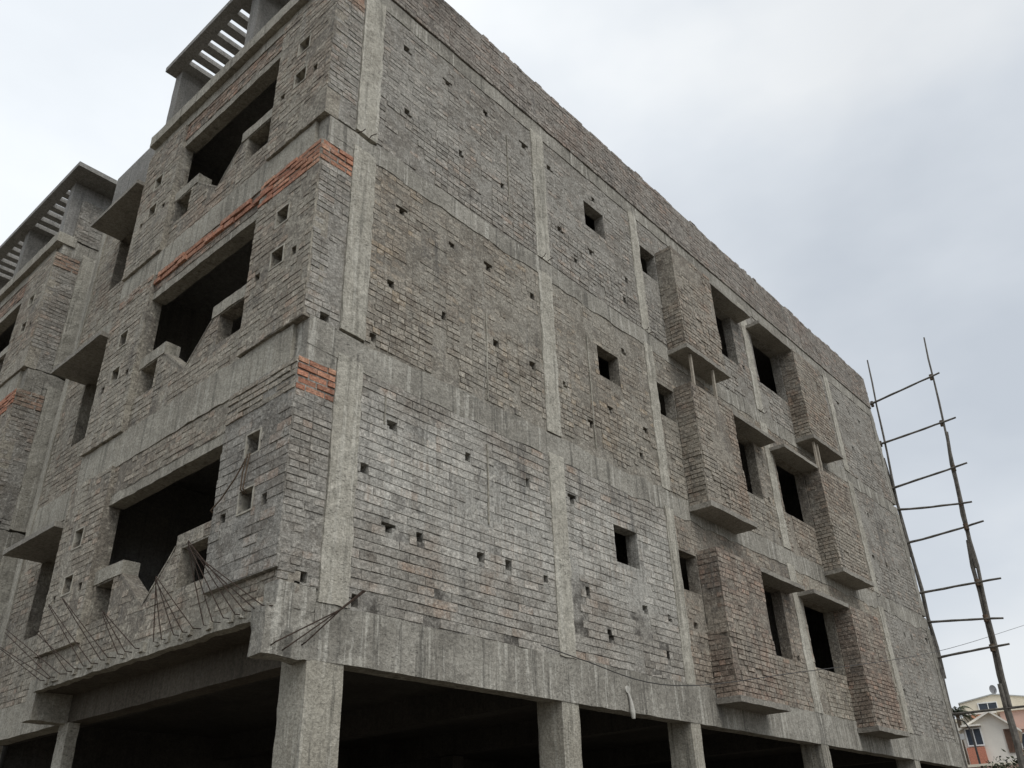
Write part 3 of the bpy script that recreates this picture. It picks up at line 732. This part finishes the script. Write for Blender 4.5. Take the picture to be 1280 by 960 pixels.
def shrub(label, loc, h, r, seed):
    r_ = random.Random(seed); o = thing('shrub_tree', label, 'tree', loc, 0, 'leafy trees in front of the houses')
    mb = MB(); cl = []
    for i in range(7):
        a = r_.uniform(0, 6.28); e = Vector((math.cos(a)*r*r_.uniform(.3,.9), math.sin(a)*r*r_.uniform(.3,.9), h*r_.uniform(.72, .96)))
        mb.tube([(0,0,h*.0),(e.x*.15,e.y*.15,h*.4),tuple(e*.8+Vector((0,0,h*.12))),tuple(e)], [.09,.07,.03,.012], 6); cl.append(e)
    mb.build('trunk', bark, o)
    mb = MB()
    for e in cl+[Vector((r_.uniform(-r,r)*.8, r_.uniform(-r,r)*.8, h*r_.uniform(.6,.9))) for _ in range(9)]:
        rr = r*r_.uniform(.28,.5)
        for _ in range(520):
            p = e+Vector((r_.gauss(0,rr*.55), r_.gauss(0,rr*.55), r_.gauss(0,rr*.42)))
            n = Vector((r_.gauss(0,1), r_.gauss(0,1), r_.gauss(0,1))).normalized(); t = n.orthogonal().normalized(); b = n.cross(t)
            L_, W_ = r_.uniform(.045,.085), r_.uniform(.022,.036)
            mb.poly([tuple(p-t*L_), tuple(p+b*W_), tuple(p+t*L_), tuple(p-b*W_)], (r_.random(), 1, 0))
    mb.build('crown', leaf, o); return o
shrub('low leafy tree in the bottom corner beside the scaffold', at(33, .35), 3.85, 1.5, 1)
shrub('leafy tree at the frame edge, behind the thick bamboo post', at(35, 1.75), 4.05, 1.6, 2)
shrub('small leafy tree close against the end of the brick block', at(40, -.7), 3.95, 1.0, 3)
# compound wall behind the shrubs and a dark pole
cw = thing('compound_wall', 'low pinkish compound wall in front of the white house', 'wall', at(46, 0), RZ)
mb = MB(); mb.rough(-8, 8, 0, .2, 0, 4.75, step=.6, amp=.006); mb.build('panel', pink, cw)
mb = MB(); mb.rough(-8.1, 8.1, -.05, .25, 4.752, 4.86, step=.6, amp=.006); mb.build('coping', cream, cw)
sp_ = thing('street_lamp', 'thin dark lamp post with a curved arm before the white house', 'street lamp', at(52, -.72), RZ)
mb = MB(); mb.tube([(0,0,0),(0,0,6.3),(-.02,0,6.9),(-.2,0,7.3),(-.5,0,7.45)], [.06,.05,.04,.035,.03], 8); mb.build('post', M['cable'], sp_)
mb = MB(); mb.rough(-.62, -.36, -.08, .08, 6.45, 6.72, step=.08, amp=.006); mb.build('lamp_head', tin, sp_)

# ------------------------------------------------------------------ camera, sky, sun
f_px = 1071.729; yaw, pitch, roll = R_(49.44906), R_(29.29346), R_(-1.99931)
fw = Vector((math.sin(yaw)*math.cos(pitch), math.cos(yaw)*math.cos(pitch), math.sin(pitch)))
r = Vector((math.cos(yaw), -math.sin(yaw), 0)); u = r.cross(fw)
r2 = r*math.cos(roll)+u*math.sin(roll); u2 = u*math.cos(roll)-r*math.sin(roll)
cd = bpy.data.cameras.new('camera'); cam = bpy.data.objects.new('camera', cd); COL.objects.link(cam)
cd.sensor_width = 36; cd.lens = f_px/1280*36; cd.clip_end = 3000; cd.clip_start = .05
cam.matrix_world = Matrix(((r2.x,u2.x,-fw.x,CAM.x),(r2.y,u2.y,-fw.y,CAM.y),(r2.z,u2.z,-fw.z,CAM.z),(0,0,0,1)))
sc.camera = cam

SUN = Vector((-.16, -.58, .80)).normalized()
sl = bpy.data.lights.new('sun', 'SUN'); sl.energy = 1.5; sl.angle = R_(40); sl.color = (1, .985, .955)
so = bpy.data.objects.new('sun', sl); COL.objects.link(so); so.rotation_euler = SUN.to_track_quat('Z', 'Y').to_euler()
w = bpy.data.worlds.new('World'); sc.world = w; w.use_nodes = True
t = w.node_tree; t.nodes.clear(); n = t.nodes.new; L = t.links.new
out = n('ShaderNodeOutputWorld'); bg1 = n('ShaderNodeBackground'); bg2 = n('ShaderNodeBackground'); mx = n('ShaderNodeMixShader')
sky = n('ShaderNodeTexSky'); sky.sky_type = 'NISHITA'; sky.sun_disc = False
sky.sun_elevation = math.asin(SUN.z); sky.sun_rotation = math.atan2(SUN.x, SUN.y)
L(sky.outputs[0], bg1.inputs[0]); bg1.inputs[1].default_value = .1
tc = n('ShaderNodeTexCoord'); D = tc.outputs['Generated']
def wnoise(scale, sx, sy, sz, det=5, rough=.55):
    m = n('ShaderNodeMapping'); m.inputs['Scale'].default_value = (sx, sy, sz); L(D, m.inputs[0])
    q = n('ShaderNodeTexNoise'); q.inputs['Scale'].default_value = scale; q.inputs['Detail'].default_value = det; q.inputs['Roughness'].default_value = rough
    L(m.outputs[0], q.inputs['Vector']); return q.outputs['Fac']
def wramp(fac, stops):
    q = n('ShaderNodeValToRGB'); e = q.color_ramp.elements
    while len(e) < len(stops): e.new(.5)
    for i, (p, c) in enumerate(stops): e[i].position = p; e[i].color = (*c, 1)
    L(fac, q.inputs[0]); return q.outputs[0]
c1 = wramp(wnoise(1.7, 1, 1, 2.1, 5, .52), [(.34, (.485,.525,.575)), (.5, (.575,.612,.655)), (.66, (.70,.722,.74))])
# brighter cloud around the hidden sun
dt = n('ShaderNodeVectorMath'); dt.operation = 'DOT_PRODUCT'; L(D, dt.inputs[0]); dt.inputs[1].default_value = Vector((.10, .74, .66)).normalized()
glow = wramp(dt.outputs['Value'], [(.62, (0,0,0)), (.99, (.27,.27,.26))])
ad = n('ShaderNodeMix'); ad.data_type = 'RGBA'; ad.blend_type = 'ADD'; ad.inputs[0].default_value = 1; L(c1, ad.inputs[6]); L(glow, ad.inputs[7])
L(ad.outputs[2], bg2.inputs[0]); bg2.inputs[1].default_value = 1.0
mx.inputs[0].default_value = .92; L(bg1.outputs[0], mx.inputs[1]); L(bg2.outputs[0], mx.inputs[2]); L(mx.outputs[0], out.inputs[0])
vs = sc.view_settings; vs.view_transform = 'Standard'; vs.look = 'None'; vs.exposure = .28; vs.gamma = 1; vs.use_curve_mapping = False
